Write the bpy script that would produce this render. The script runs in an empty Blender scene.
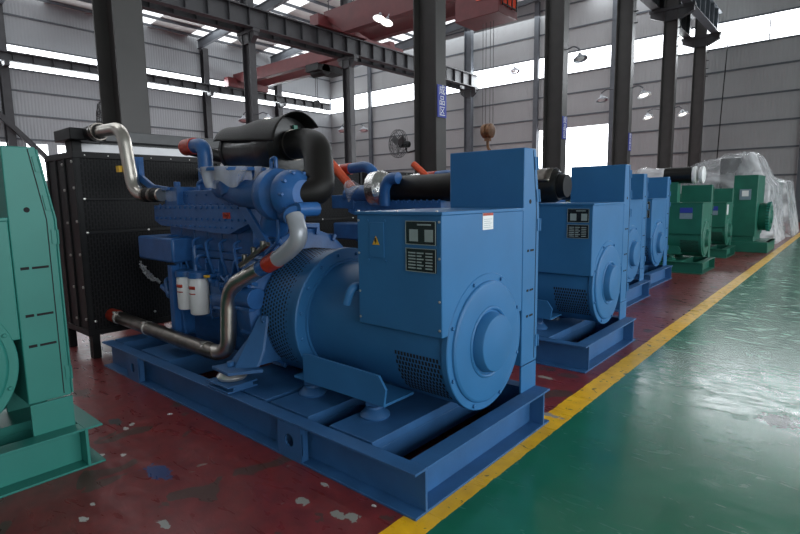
import bpy, bmesh, math, random
from mathutils import Vector, Matrix
random.seed(7)
V = Vector
col = bpy.context.scene.collection
PI = math.pi

# ------------------------------------------------------------------ materials
def mat(name, c, rough=.5, metal=0., noise=.12, nscale=6., bump=0., bscale=60., coat=0., spec=.5):
    m = bpy.data.materials.new(name); m.use_nodes = True
    nt = m.node_tree; b = nt.nodes['Principled BSDF']
    b.inputs['Roughness'].default_value = rough; b.inputs['Metallic'].default_value = metal
    b.inputs['Coat Weight'].default_value = coat
    b.inputs['Specular IOR Level'].default_value = spec
    tc = nt.nodes.new('ShaderNodeTexCoord')
    nz = nt.nodes.new('ShaderNodeTexNoise'); nz.inputs['Scale'].default_value = nscale; nz.inputs['Detail'].default_value = 5
    nt.links.new(tc.outputs['Object'], nz.inputs['Vector'])
    rp = nt.nodes.new('ShaderNodeValToRGB')
    rp.color_ramp.elements[0].position = .3; rp.color_ramp.elements[1].position = .7
    rp.color_ramp.elements[0].color = (c[0]*(1-noise), c[1]*(1-noise), c[2]*(1-noise), 1)
    rp.color_ramp.elements[1].color = (min(1,c[0]*(1+noise)), min(1,c[1]*(1+noise)), min(1,c[2]*(1+noise)), 1)
    nt.links.new(nz.outputs['Fac'], rp.inputs['Fac']); nt.links.new(rp.outputs['Color'], b.inputs['Base Color'])
    if bump:
        n2 = nt.nodes.new('ShaderNodeTexNoise'); n2.inputs['Scale'].default_value = bscale; n2.inputs['Detail'].default_value = 3
        nt.links.new(tc.outputs['Object'], n2.inputs['Vector'])
        bp = nt.nodes.new('ShaderNodeBump'); bp.inputs['Strength'].default_value = bump; bp.inputs['Distance'].default_value = .01
        nt.links.new(n2.outputs['Fac'], bp.inputs['Height']); nt.links.new(bp.outputs['Normal'], b.inputs['Normal'])
    return m

def emit(name, c, s):
    m = bpy.data.materials.new(name); m.use_nodes = True
    nt = m.node_tree; nt.nodes.clear()
    e = nt.nodes.new('ShaderNodeEmission'); e.inputs['Color'].default_value = (*c, 1); e.inputs['Strength'].default_value = s
    o = nt.nodes.new('ShaderNodeOutputMaterial'); nt.links.new(e.outputs[0], o.inputs[0])
    return m

BLUE = mat('blue_paint', (.030, .150, .345), .45, spec=.35, noise=.07, nscale=3, bump=.04, bscale=180)
BLUE_E = mat('engine_blue_paint', (.022, .105, .30), .40, noise=.16, nscale=9, bump=.15, bscale=50)
BLUE_S = mat('skid_blue_paint', (.028, .112, .275), .48, noise=.14, nscale=5, bump=.06, bscale=90)
TEAL = mat('teal_green_paint', (.022, .20, .165), .45, noise=.06, nscale=3, bump=.04, bscale=180)
GREEN = mat('dark_green_paint', (.012, .125, .085), .42, noise=.12, nscale=3)
BLACK = mat('black_metal', (.006, .006, .007), .5, spec=.3, noise=.3, nscale=12, bump=.1, bscale=80)
RECESS_SHADE = mat('recess_shade', (.006, .006, .008), .8)  # near-black colour stands in for shade inside seams, slots and vent holes
RUBBER = mat('black_rubber', (.010, .009, .008), .5, spec=.25, noise=.15, bump=.15, bscale=140)
FILTERBLACK = mat('glossy_black_canister', (.007, .007, .007), .28, noise=.2, bump=.1, bscale=40)
CHROME = mat('polished_steel_pipe', (.62, .58, .52), .33, 1., noise=.12, nscale=8)
DULL = mat('dull_steel_pipe', (.20, .18, .16), .34, 1., noise=.3, nscale=8, bump=.1, bscale=30)
GREYHOSE = mat('grey_painted_pipe', (.42, .44, .48), .35, .3, noise=.08)
FOIL = mat('crumpled_silver_foil', (.75, .74, .72), .25, 1., noise=.15, nscale=20, bump=.9, bscale=22)
BOLT = mat('zinc_bolt', (.70, .68, .64), .3, .8, noise=.1)
RED = mat('red_hose', (.42, .035, .015), .4, noise=.25, nscale=30)
ORANGE = mat('orange_red_hose', (.62, .075, .02), .38, noise=.15, nscale=20, bump=.1, bscale=60)
WHITE = mat('white_paint', (.80, .80, .80), .35, noise=.03)
FILM = mat('white_film', (.78, .78, .80), .3, noise=.06, nscale=3, bump=.3, bscale=8)
YELLOW = mat('yellow_paint', (.75, .42, .02), .45)
SIGNBLUE = mat('sign_blue', (.03, .05, .32), .4, noise=.02)
PLATE = mat('nameplate_black', (.012, .014, .016), .25, noise=.1)
PLATETXT = mat('nameplate_print', (.30, .36, .36), .35, noise=.1)
LABELGREY = mat('label_grey', (.18, .25, .30), .4)
STEEL = mat('dark_structural_steel', (.034, .034, .038), .5, noise=.2, nscale=2, bump=.05, bscale=30)
STEEL2 = mat('grey_structural_steel', (.085, .095, .11), .5, noise=.15, nscale=2)
COLUMN = mat('column_grey_brown_paint', (.048, .044, .042), .45, noise=.14, nscale=2, bump=.04, bscale=30)
CRANE = mat('crane_red_paint', (.095, .014, .016), .45, noise=.2, nscale=2)
ROOF = mat('roof_sheet', (.55, .54, .52), .6, noise=.15, nscale=.6)
DARKGREY = mat('dark_grey_cover', (.05, .052, .055), .4, noise=.2, nscale=5, bump=.3, bscale=10)
TARP = mat('grey_wrapped_panel', (.055, .06, .065), .22, noise=.3, nscale=6, bump=.8, bscale=9)
CONC = mat('concrete', (.3, .29, .28), .8)
SKY = emit('daylight_glass', (.93, .96, 1.0), 5.0)
SKYL = emit('roof_daylight_panel', (.95, .97, 1.0), 1.6)
LAMPG = emit('lamp_glow', (1, .93, .82), 6)

def grille_mat(name, dark, light, sx=70, sz=26):
    m = bpy.data.materials.new(name); m.use_nodes = True
    nt = m.node_tree; b = nt.nodes['Principled BSDF']; b.inputs['Roughness'].default_value = .5; b.inputs['Specular IOR Level'].default_value = .2
    tc = nt.nodes.new('ShaderNodeTexCoord'); sp = nt.nodes.new('ShaderNodeSeparateXYZ')
    cb = nt.nodes.new('ShaderNodeCombineXYZ')
    nt.links.new(tc.outputs['Object'], sp.inputs[0]); nt.links.new(sp.outputs['Z'], cb.inputs['X']); nt.links.new(sp.outputs['Y'], cb.inputs['Y'])
    br = nt.nodes.new('ShaderNodeTexBrick'); nt.links.new(cb.outputs[0], br.inputs['Vector'])
    br.inputs['Scale'].default_value = 1
    br.inputs['Brick Width'].default_value = .075; br.inputs['Row Height'].default_value = .03; br.inputs['Mortar Size'].default_value = .008
    br.inputs['Mortar Smooth'].default_value = .2
    br.inputs['Color1'].default_value = (*dark, 1); br.inputs['Color2'].default_value = (*dark, 1); br.inputs['Mortar'].default_value = (*light, 1)
    nt.links.new(br.outputs['Color'], b.inputs['Base Color'])
    bp = nt.nodes.new('ShaderNodeBump'); bp.inputs['Strength'].default_value = .8; bp.inputs['Distance'].default_value = .006
    nt.links.new(br.outputs['Fac'], bp.inputs['Height']); nt.links.new(bp.outputs['Normal'], b.inputs['Normal'])
    return m
GRILLE = grille_mat('radiator_grille', (.002, .002, .003), (.014, .014, .015))

def clad_mat(name, c, axis):
    m = bpy.data.materials.new(name); m.use_nodes = True
    nt = m.node_tree; b = nt.nodes['Principled BSDF']; b.inputs['Roughness'].default_value = .55
    tc = nt.nodes.new('ShaderNodeTexCoord')
    wv = nt.nodes.new('ShaderNodeTexWave'); wv.bands_direction = axis; wv.inputs['Scale'].default_value = 1.6
    nt.links.new(tc.outputs['Object'], wv.inputs['Vector'])
    nz = nt.nodes.new('ShaderNodeTexNoise'); nz.inputs['Scale'].default_value = .35; nz.inputs['Detail'].default_value = 4
    nt.links.new(tc.outputs['Object'], nz.inputs['Vector'])
    mx = nt.nodes.new('ShaderNodeValToRGB'); mx.color_ramp.elements[0].color = (*[v*.85 for v in c], 1); mx.color_ramp.elements[1].color = (*[v*1.12 for v in c], 1)
    nt.links.new(nz.outputs['Fac'], mx.inputs['Fac']); nt.links.new(mx.outputs['Color'], b.inputs['Base Color'])
    bp = nt.nodes.new('ShaderNodeBump'); bp.inputs['Strength'].default_value = .35; bp.inputs['Distance'].default_value = .03
    nt.links.new(wv.outputs['Fac'], bp.inputs['Height']); nt.links.new(bp.outputs['Normal'], b.inputs['Normal'])
    return m
CLAD_X = clad_mat('wall_cladding_far', (.32, .325, .33), 'X')
CLAD_Y = clad_mat('wall_cladding_side', (.30, .315, .33), 'Y')

def film_mat(name, alpha):
    m = bpy.data.materials.new(name); m.use_nodes = True
    nt = m.node_tree; b = nt.nodes['Principled BSDF']
    b.inputs['Base Color'].default_value = (.82, .82, .85, 1); b.inputs['Roughness'].default_value = .22
    tc = nt.nodes.new('ShaderNodeTexCoord')
    nz = nt.nodes.new('ShaderNodeTexNoise'); nz.inputs['Scale'].default_value = 1.1; nz.inputs['Detail'].default_value = 4; nz.inputs['Distortion'].default_value = 1.2
    nt.links.new(tc.outputs['Object'], nz.inputs['Vector'])
    mr = nt.nodes.new('ShaderNodeMapRange'); mr.inputs['From Min'].default_value = .35; mr.inputs['From Max'].default_value = .65
    mr.inputs['To Min'].default_value = alpha - .25; mr.inputs['To Max'].default_value = min(1, alpha + .25)
    nt.links.new(nz.outputs['Fac'], mr.inputs['Value']); nt.links.new(mr.outputs[0], b.inputs['Alpha'])
    bp = nt.nodes.new('ShaderNodeBump'); bp.inputs['Strength'].default_value = .8; bp.inputs['Distance'].default_value = .06
    nt.links.new(nz.outputs['Fac'], bp.inputs['Height']); nt.links.new(bp.outputs['Normal'], b.inputs['Normal'])
    return m
SHEET = film_mat('translucent_plastic_sheet', .45)
CLEAR = film_mat('clear_plastic_wrap', .34)

# ------------------------------------------------------------------ mesh builder
def basis(d):
    d = V(d).normalized()
    a = V((0, 0, 1)) if abs(d.z) < .9 else V((1, 0, 0))
    u = d.cross(a).normalized(); w = d.cross(u).normalized()
    return d, u, w

class MB:
    def __init__(s): s.bm = bmesh.new()
    def box(s, x0, x1, y0, y1, z0, z1):
        vs = [s.bm.verts.new((x, y, z)) for x in (x0, x1) for y in (y0, y1) for z in (z0, z1)]
        for f in ((0,1,3,2),(4,6,7,5),(0,4,5,1),(2,3,7,6),(0,2,6,4),(1,5,7,3)): s.bm.faces.new([vs[i] for i in f])
        return s
    def obox(s, c, d, L, w, h, up=None):      # oriented box: centre, long direction, sizes
        d = V(d).normalized(); up = V(up) if up else (V((0,0,1)) if abs(d.z) < .95 else V((1,0,0)))
        u = d.cross(up).normalized(); n = u.cross(d)
        vs = [s.bm.verts.new(V(c) + d*(a*L/2) + u*(b*w/2) + n*(e*h/2)) for a in (-1,1) for b in (-1,1) for e in (-1,1)]
        for f in ((0,1,3,2),(4,6,7,5),(0,4,5,1),(2,3,7,6),(0,2,6,4),(1,5,7,3)): s.bm.faces.new([vs[i] for i in f])
        return s
    def prism(s, pts, ext):
        e = V(ext); a = [s.bm.verts.new(V(p)) for p in pts]; b = [s.bm.verts.new(V(p)+e) for p in pts]
        n = len(pts); s.bm.faces.new(a[::-1]); s.bm.faces.new(b)
        for i in range(n): s.bm.faces.new((a[i], a[(i+1)%n], b[(i+1)%n], b[i]))
        return s
    def lathe(s, o, d, prof, n=48, cap=True):
        d, u, w = basis(d); o = V(o); rings = []
        for t, r in prof:
            rings.append([s.bm.verts.new(o + d*t + (u*math.cos(2*PI*k/n) + w*math.sin(2*PI*k/n))*max(r, .0005)) for k in range(n)])
        for a, b in zip(rings, rings[1:]):
            for k in range(n): s.bm.faces.new((a[k], a[(k+1)%n], b[(k+1)%n], b[k]))
        if cap: s.bm.faces.new(rings[0][::-1]); s.bm.faces.new(rings[-1])
        return s
    def cyl(s, a, b, r, r2=None, n=24):
        a = V(a); b = V(b); return s.lathe(a, b-a, [(0, r), ((b-a).length, r if r2 is None else r2)], n)
    def tube(s, pts, r, bend=.1, n=16, seg=7, flat=1.):
        pts = [V(p) for p in pts]; path = [pts[0]]
        for i in range(1, len(pts)-1):
            p = pts[i]; a = pts[i-1]-p; b = pts[i+1]-p
            L = min(bend, a.length*.48, b.length*.48)
            A = p + a.normalized()*L; B = p + b.normalized()*L
            for k in range(seg+1):
                t = k/seg; path.append(A*(1-t)**2 + p*2*t*(1-t) + B*t*t)
        path.append(pts[-1])
        rs = r if isinstance(r, (list, tuple)) else None
        rings = []; u = None; N = len(path)
        for i, p in enumerate(path):
            t = (path[min(i+1, N-1)] - path[max(i-1, 0)]).normalized()
            if u is None: _, u, w = basis(t)
            else:
                u = (u - t*u.dot(t)).normalized()
            w = t.cross(u)
            rr = r if rs is None else rs[0] + (rs[1]-rs[0])*i/(N-1)
            rings.append([s.bm.verts.new(p + (u*math.cos(2*PI*k/n) + w*math.sin(2*PI*k/n)*flat)*rr) for k in range(n)])
        for a, b in zip(rings, rings[1:]):
            for k in range(n): s.bm.faces.new((a[k], a[(k+1)%n], b[(k+1)%n], b[k]))
        s.bm.faces.new(rings[0][::-1]); s.bm.faces.new(rings[-1])
        return s
    def bolt(s, p, d, r=.012, h=.012):
        return s.lathe(p, d, [(0, r), (h*.8, r), (h, r*.7)], 6)
    def ibeam(s, a, b, h, w, tf=.014, tw=.01, stiff=0):   # horizontal I beam, bottom-centre line a->b
        a = V(a); b = V(b); d = (b-a); L = d.length; c = (a+b)/2; z = V((0,0,1))
        s.obox(c + z*tf/2, d, L, w, tf); s.obox(c + z*(h-tf/2), d, L, w, tf); s.obox(c + z*h/2, d, L, tw, h-2*tf)
        if stiff:
            k = int(L/stiff)
            for i in range(1, k):
                s.obox(a + d*(i/k) + z*h/2, d, .014, w*.92, h-2*tf)
        return s
    def sheet(s, f, nu, nv):
        g = [[s.bm.verts.new(f(i/nu, j/nv)) for j in range(nv+1)] for i in range(nu+1)]
        for i in range(nu):
            for j in range(nv): s.bm.faces.new((g[i][j], g[i+1][j], g[i+1][j+1], g[i][j+1]))
        return s
    def each(s, name, m, parent, org=(0,0,0), bevel=0.):
        # every loose piece becomes a part of its own
        bm = s.bm; bm.verts.ensure_lookup_table(); seen = set(); out = []
        for v0 in bm.verts:
            if v0 in seen: continue
            st = [v0]; seen.add(v0); isl = []
            while st:
                v = st.pop(); isl.append(v)
                for e in v.link_edges:
                    w = e.other_vert(v)
                    if w not in seen: seen.add(w); st.append(w)
            q = MB(); mp = {v: q.bm.verts.new(v.co) for v in isl}
            for fc in {fc for v in isl for fc in v.link_faces}: q.bm.faces.new([mp[v] for v in fc.verts])
            out.append(q.build(name, m, parent, org, bevel))
        bm.free(); return out
    def build(s, name, m, parent=None, org=(0,0,0), bevel=0., kind=None, ang=35, solid=0.):
        bmesh.ops.recalc_face_normals(s.bm, faces=s.bm.faces)
        bmesh.ops.translate(s.bm, verts=s.bm.verts, vec=-V(org))
        me = bpy.data.meshes.new(name); s.bm.to_mesh(me); s.bm.free()
        me.polygons.foreach_set('use_smooth', [True]*len(me.polygons)); me.set_sharp_from_angle(angle=math.radians(ang))
        me.materials.append(m)
        o = bpy.data.objects.new(name, me); col.objects.link(o)
        if parent: o.parent = parent
        else: o.location = org
        if solid:
            q = o.modifiers.new('Solidify', 'SOLIDIFY'); q.thickness = solid
        if bevel:
            q = o.modifiers.new('Bevel', 'BEVEL'); q.width = bevel; q.segments = 2; q.limit_method = 'ANGLE'; q.angle_limit = math.radians(40)
        if kind: o['kind'] = kind
        return o

def tag(o, label, cat, group=None):
    o['label'] = label; o['category'] = cat
    if group: o['group'] = group
    return o
def empty(name, loc, label, cat, group=None):
    o = bpy.data.objects.new(name, None); o.location = loc; col.objects.link(o); return tag(o, label, cat, group)
def text_mesh(name, s, size, m, parent, loc, rot, extrude=.001, align='CENTER'):
    cu = bpy.data.curves.new(name, 'FONT'); cu.body = s; cu.size = size; cu.extrude = extrude; cu.align_x = align; cu.align_y = 'CENTER'
    t = bpy.data.objects.new(name + '_tmp', cu); col.objects.link(t)
    bpy.context.view_layer.update()
    me = bpy.data.meshes.new_from_object(t.evaluated_get(bpy.context.evaluated_depsgraph_get()))
    bpy.data.objects.remove(t)
    me.materials.clear(); me.materials.append(m)
    o = bpy.data.objects.new(name, me); col.objects.link(o); o.parent = parent; o.location = loc; o.rotation_euler = rot
    return o

# ------------------------------------------------------------------ generator sets
R0 = V((-4.0, 2.8, 0))         # base point of a set in its own drawing frame
AY, AZ = 2.89, .765            # crank axis

def skid(root, m, full=True, x0=-5.83, x1=-1.64, yf=3.53):
    s = MB()
    for y in (2.06, yf):
        yo, yi = (1.995, 2.10) if y < 2.5 else (yf+.07, yf-.035); wy = (yi-.018, yi) if y < 2.5 else (yi, yi+.018)
        s.box(x0, x1, *sorted((yo, yi)), 0, .014).box(x0, x1, *sorted((yo, yi)), .248, .262).box(x0, x1, *wy, .014, .248)
        s.build('side_beam', m, root, R0, bevel=.002); s = MB()
    s = MB(); s.box(x1-.125, x1, 2.101, yf-.036, 0, .014).box(x1-.125, x1, 2.101, yf-.036, .248, .262).box(x1-.125, x1-.107, 2.101, yf-.036, .014, .248)
    s.build('end_beam', m, root, R0, bevel=.002)
    for (a, b) in ((-2.45, -2.07), (-3.08, -2.66), (-3.80, -3.14), (-5.2, -4.62), (-5.83, -5.6)):
        if not full and b < -4: continue
        MB().box(a, b, 2.12, yf-.06, .20, .2625).box(a, a+.012, 2.12, yf-.06, .06, .2).box(b-.012, b, 2.12, yf-.06, .06, .2).build('cross_member', m, root, R0, bevel=.002)
    for xc in (-2.71, -5.11):
        if not full and xc < -4: continue
        p = MB(); n = 24; c = (xc, 1.995, .13); r = .044
        # plate with a round hole, built as a ring of quads from the hole to the plate's edge
        vi = []; vo = []
        for dy in (0, .012):
            a = []; b = []
            for k in range(n):
                th = 2*PI*k/n; ct, st = math.cos(th), math.sin(th)
                a.append(p.bm.verts.new((xc+r*ct, 1.995+dy, .13+r*st)))
                q = min(.125/abs(ct) if abs(ct) > 1e-6 else 9, .116/abs(st) if abs(st) > 1e-6 else 9)
                b.append(p.bm.verts.new((xc+q*ct, 1.995+dy, .13+q*st)))
            vi.append(a); vo.append(b)
        for k in range(n):
            j = (k+1) % n
            p.bm.faces.new((vi[0][k], vi[0][j], vo[0][j], vo[0][k])); p.bm.faces.new((vi[1][k], vo[1][k], vo[1][j], vi[1][j]))
            p.bm.faces.new((vi[0][k], vi[1][k], vi[1][j], vi[0][j])); p.bm.faces.new((vo[0][k], vo[0][j], vo[1][j], vo[1][k]))
        p.box(xc-.125, xc-.115, 2.0, 2.05, .014, .248).box(xc+.115, xc+.125, 2.0, 2.05, .014, .248)
        p.build('lifting_plate', m, root, R0)

def alternator(root, m, ms, detail=2, yf_big=False):
    # drum, end plate with raised ring and boss
    MB().lathe((-3.04, AY, AZ), (1,0,0), [(0,.42),(.01,.435),(1.24,.435),(1.25,.425)], 72).build('alternator_drum', m, root, R0)
    e = MB().lathe((-1.80, AY, AZ), (1,0,0), [(0,.442),(.005,.45),(.04,.45),(.045,.445),(.045,.400),(.056,.396),(.064,.386),(.066,.378),(.066,.236),(.072,.232),(.076,.224),(.072,.214),(.060,.208),(.060,.198),(.118,.186),(.126,.180),(.128,.172),(.128,.0)], 72)
    e.build('end_plate', m, root, R0, ang=28)
    b = MB()
    for k in range(8):
        a = PI/8 + k*PI/4; b.bolt((-1.756, AY+.423*math.cos(a), AZ+.423*math.sin(a)), (1,0,0), .013, .014)
    b.each('end_plate_bolt', m, root, R0)
    # terminal box and tall cabinet
    MB().box(-2.435, -1.76, 2.40, 3.362, .885, 1.60).build('terminal_box', m, root, R0, bevel=.006)
    MB().box(-2.445, -1.748, 2.388, 3.36, 1.598, 1.618).build('box_lid', m, root, R0, bevel=.003)
    c = MB().prism([(-2.385, 3.364, .47), (-2.385, 3.60, .47), (-2.385, 3.60, 1.60), (-2.385, 3.535, 2.032), (-2.385, 3.364, 2.032)], (.628, 0, 0)); c.build('cabinet', m, root, R0, bevel=.006)
    MB().prism([(-2.36, 3.602, .48), (-2.36, 3.614, .48), (-2.36, 3.614, 1.60), (-2.36, 3.549, 2.02), (-2.36, 3.537, 2.02), (-2.36, 3.602, 1.60)], (.598, 0, 0)).build('cabinet_door', m, root, R0, bevel=.003)
    MB().box(-1.775, -1.760, 3.372, 3.605, .262, .462).each('cabinet_foot', m, root, R0, bevel=.002)
    MB().box(-2.37, -2.355, 3.372, 3.605, .262, .47).build('cabinet_foot', m, root, R0, bevel=.002)
    MB().prism([(-1.757, 3.555, .49), (-1.757, 3.560, .49), (-1.757, 3.560, 1.6), (-1.757, 3.497, 2.02), (-1.757, 3.492, 2.02), (-1.757, 3.555, 1.6)], (.0025, 0, 0)).build('cabinet_seam', RECESS_SHADE, root, R0)
    for z in (1.93, 1.70, 1.49, .62):
        sl = .15*max(0, z-1.6); h = MB().prism([(-1.757, 3.575-sl, z-.045), (-1.757, 3.612-sl, z-.045), (-1.757, 3.612-sl-(.013 if sl else 0), z+.045), (-1.757, 3.575-sl-(.013 if sl else 0), z+.045)], (.006, 0, 0)); h.cyl((-1.750, 3.608-sl, z-.045), (-1.750, 3.608-sl-(.013 if sl else 0), z+.045), .007, n=10)
        h.build('hinge', m, root, R0, bevel=.001)
    d = MB()
    q = 1.7 if yf_big else 1
    for z in (1.31, 1.02, .83):
        d.obox((-1.7565, 3.50, z), (0, 1, .02), .052*q, .014, .004, up=(1,0,0)); d.obox((-1.7565, 3.44-.03*(q-1), z), (0,1,.02), .026*q, .017, .004, up=(1,0,0))
    d.each('cabinet_slot', RECESS_SHADE, root, R0)
    MB().lathe((-1.758, 3.46, 1.66), (1,0,0), [(0,.016),(.003,.016)], 16).build('knockout_hole', RECESS_SHADE, root, R0)
    # drum vents
    v = MB()
    for j in range(10):
        a = math.radians(-6 - j*4.4)
        for i in range(14):
            x = -2.17 + i*.0255 + (.0127 if j % 2 else 0)
            n = V((0, -math.cos(a), math.sin(a))); c = V((x, AY, AZ)) + n*.4345
            v.obox(c, (1, 0, .0), .0145, .024, .005, up=n)
    v.build('air_vent', RECESS_SHADE, root, R0)
    # feet
    MB().prism([(-2.92, 2.30, .40), (-2.92, 2.30, .60), (-2.86, 2.30, .61), (-2.18, 2.30, .60), (-2.12, 2.30, .52), (-2.14, 2.30, .405)], (0, .018, 0)) \
        .box(-3.04, -2.14, 2.31, 2.60, .40, .418).build('mounting_foot', m, root, R0, bevel=.002)
    MB().box(-2.95, -2.14, 3.30, 3.318, .40, .60).box(-2.95, -2.14, 3.2, 3.318, .40, .418).build('mounting_foot', m, root, R0, bevel=.002)
    for x, y in ((-2.97, 2.42), (-2.33, 2.42), (-2.97, 3.2), (-2.33, 3.2)):
        MB().lathe((x, y, .2625), (0,0,1), [(0,.098),(.014,.102),(.022,.096),(.05,.070),(.058,.058),(.075,.056)], 32).obox((x, y, .368), (1,.3,0), .095, .08, .060).build('vibration_mount', ms, root, R0)
    if detail >= 1:      # plates
        for z0, z1, kk in ((1.425, 1.565, 0), (1.265, 1.405, 1)):
            p = MB().box(-2.02, -1.795, 2.392, 2.400, z0, z1).build('nameplate', PLATE, root, R0, bevel=.001)
            f = MB()
            f.box(-2.02, -1.795, 2.390, 2.392, z1-.004, z1).box(-2.02, -1.795, 2.390, 2.392, z0, z0+.004).box(-2.02, -2.016, 2.390, 2.392, z0, z1).box(-1.799, -1.795, 2.390, 2.392, z0, z1)
            if kk == 0:
                f.box(-1.99, -1.925, 2.390, 2.392, z0+.02, z0+.09).box(-1.875, -1.815, 2.390, 2.392, z0+.02, z0+.09).box(-1.93, -1.83, 2.390, 2.392, z1-.026, z1-.018)
            else:
                for r in range(6):
                    z = z0 + .018 + r*.018
                    f.box(-2.00, -1.945 , 2.390, 2.392, z, z+.008).box(-1.935, -1.885 if r % 2 else -1.90, 2.390, 2.392, z, z+.008).box(-1.87, -1.82, 2.390, 2.392, z, z+.008)
            f.build('printed_text', PLATETXT, p, R0)
    if detail >= 2:
        p = MB().box(-2.32, -2.20, 2.394, 2.400, 1.33, 1.55)
        for x in (-2.335, -2.19):
            for z in (1.31, 1.56): p.bolt((x, 2.400, z), (0,-1,0), .008, .006)
        p.build('cover_plate', m, root, R0, bevel=.001)
        w = MB().prism([(-2.295, 2.392, 1.41), (-2.235, 2.392, 1.41), (-2.265, 2.392, 1.465)], (0, .003, 0)).build('warning_sign', YELLOW, root, R0)
        MB().prism([(-2.272, 2.390, 1.452), (-2.258, 2.390, 1.452), (-2.264, 2.390, 1.437), (-2.254, 2.390, 1.437), (-2.270, 2.390, 1.415), (-2.266, 2.390, 1.430), (-2.276, 2.390, 1.430)], (0, .002, 0)).build('lightning_bolt', BLACK, w, R0)
        k = MB().box(-1.760, -1.7575, 2.832, 2.956, 1.492, 1.600).build('sticker', WHITE, root, R0)
        MB().box(-1.7575, -1.7565, 2.834, 2.954, 1.580, 1.597).build('red_header', RED, k, R0)
        l = MB()
        for r in range(5): l.box(-1.7575, -1.7567, 2.845, 2.94-.02*(r % 2), 1.505+r*.013, 1.507+r*.013)
        l.build('printed_text', LABELGREY, k, R0)
        b = MB()
        for x in (-2.42, -1.775):
            for z in (.93, 1.1, 1.35, 1.56): b.bolt((x, 2.40, z), (0,-1,0), .008, .006)
        for x in (-2.43, -2.1, -1.8): b.bolt((x, 2.41, 1.618), (0,0,1), .008, .008)
        b.each('box_screw', BOLT, root, R0)
        # cable boss on the drum
        MB().tube([(-2.50, 2.55, 1.10), (-2.50, 2.40, 1.12), (-2.53, 2.37, 1.0)], .03, .06).build('lifting_lug', m, root, R0)

def bell(root, m, me, detail=2):
    MB().lathe((-3.52, AY, AZ), (1,0,0), [(0,.50),(.01,.52),(.42,.525)], 72).build('fan_housing', m, root, R0)
    MB().lathe((-3.10, AY, AZ), (1,0,0), [(0,.53),(.004,.545),(.045,.545),(.052,.535),(.052,.455),(.066,.45)], 72).build('adapter_flange', m, root, R0)
    h = MB()
    for i in range(11):
        x = -3.49 + i*.034
        for j in range(46):
            a = math.radians(-38 + j*3.5 + (1.75 if i % 2 else 0))
            n = V((0, -math.cos(a), math.sin(a)))
            h.obox(V((x, AY, AZ)) + n*.5215, (1,0,0), .017, .019, .004, up=n)
    h.build('perforated_guard', RECESS_SHADE, root, R0)
    b = MB()
    for k in range(16):
        a = PI/16 + k*PI/8; b.bolt((-3.05, AY+.50*math.cos(a), AZ+.50*math.sin(a)), (1,0,0), .014, .016)
    b.each('flange_bolt', m, root, R0)
    f = MB().lathe((-3.80, AY, AZ+.08), (1,0,0), [(0,.50),(.02,.58),(.05,.60),(.24,.60),(.26,.56)], 48)
    for k in range(18):
        a = k*PI/9; f.obox((-3.62, AY+.59*math.cos(a), AZ+.08+.59*math.sin(a)), (1,0,0), .20, .03, .06, up=(0, math.cos(a), math.sin(a)))
    f.build('flywheel_housing', me, root, R0, bevel=.003)

def bracket(root, m, ms, x=-3.60):
    p = MB()
    p.prism([(x+.06, 2.12, .41), (x+.22, 2.22, .43), (x+.22, 2.28, .54), (x+.18, 2.36, .80), (x+.11, 2.34, .80)], (.005, .02, 0))
    p.prism([(x-.12, 2.04, .395), (x+.14, 2.02, .395), (x+.27, 2.24, .395), (x-.05, 2.30, .395)], (0,0,.024))
    p.prism([(x-.06, 2.14, .41), (x+.10, 2.14, .41), (x+.15, 2.36, .80)], (0,.02,0))
    p.prism([(x+.13, 2.22, .41), (x+.13, 2.5, .41), (x+.13, 2.5, .80), (x+.13, 2.34, .80)], (.02, 0, 0))
    for z in (.62, .76): p.bolt((x+.17, 2.34, z), (0,-1,0), .014, .02)
    p.cyl((x, 2.13, .419), (x, 2.13, .455), .03, n=6)
    p.build('engine_bracket', m, root, R0, bevel=.002)
    MB().lathe((x, 2.14, .315), (0,0,1), [(0,.07),(.008,.105),(.03,.118),(.045,.110),(.08,.075)], 32).build('engine_mount', ms, root, R0)
    MB().box(x-.14, x+.16, 2.0, 2.26, .2635, .276).box(x-.14, x+.16, 2.0, 2.26, .303, .315).box(x-.14, x+.16, 2.05, 2.22, .276, .303).build('mount_block', m, root, R0, bevel=.003)

def radiator(root, full=True, x=-6.15):
    y0, y1 = 2.0, 3.66
    f = MB()
    f.box(x-.88, x-.02, y0, y0+.02, .27, 2.2)                       # near side sheet
    f.box(x-.88, x-.02, y1-.02, y1, .27, 2.2)
    f.box(x-.90, x, y0-.015, y1+.015, 2.16, 2.225)                  # top beam
    f.box(x-.90, x, y0-.015, y1+.015, .2635, .33)
    for a in (x-.88, x-.60, x-.33, x-.05): f.box(a, a+.05, y0-.015, y0, .33, 2.16)
    f.box(x-.05, x, y0, y0+.05, .33, 2.16); f.box(x-.05, x, y1-.05, y1, .33, 2.16)
    f.box(x-.03, x+.005, y0+.05, y1-.05, 1.36, 1.40); f.box(x-.03, x+.005, y0+.05, y1-.05, 1.72, 1.745)
    for yy in (y0+.02, y1-.10): f.box(x-.86, x-.76, yy, yy+.08, 0.002, .27); f.box(x-.12, x-.02, yy, yy+.08, .002, .27)
    f.build('radiator_frame', BLACK, root, R0, bevel=.003)
    MB().box(x-.3, x-.02, y0+.02, y1-.02, .33, 2.16).build('radiator_core', GRILLE, root, R0)
    b = MB()
    for z in (.45, .8, 1.15, 1.5, 1.85, 2.12):
        b.bolt((x-.025, y0-.015, z), (0,-1,0), .016, .014); b.bolt((x-.31, y0-.015, z-.02), (0,-1,0), .016, .014)
    for y in (2.06, 2.7, 3.4):
        for z in (.42, 1.38, 1.735): b.bolt((x+.003, y, z), (1,0,0), .014, .012)
    for k in range(7): b.bolt((x, 2.1+k*.23, 2.19), (1,0,0), .007, .006)
    b.each('radiator_bolt', BOLT, root, R0)

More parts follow.
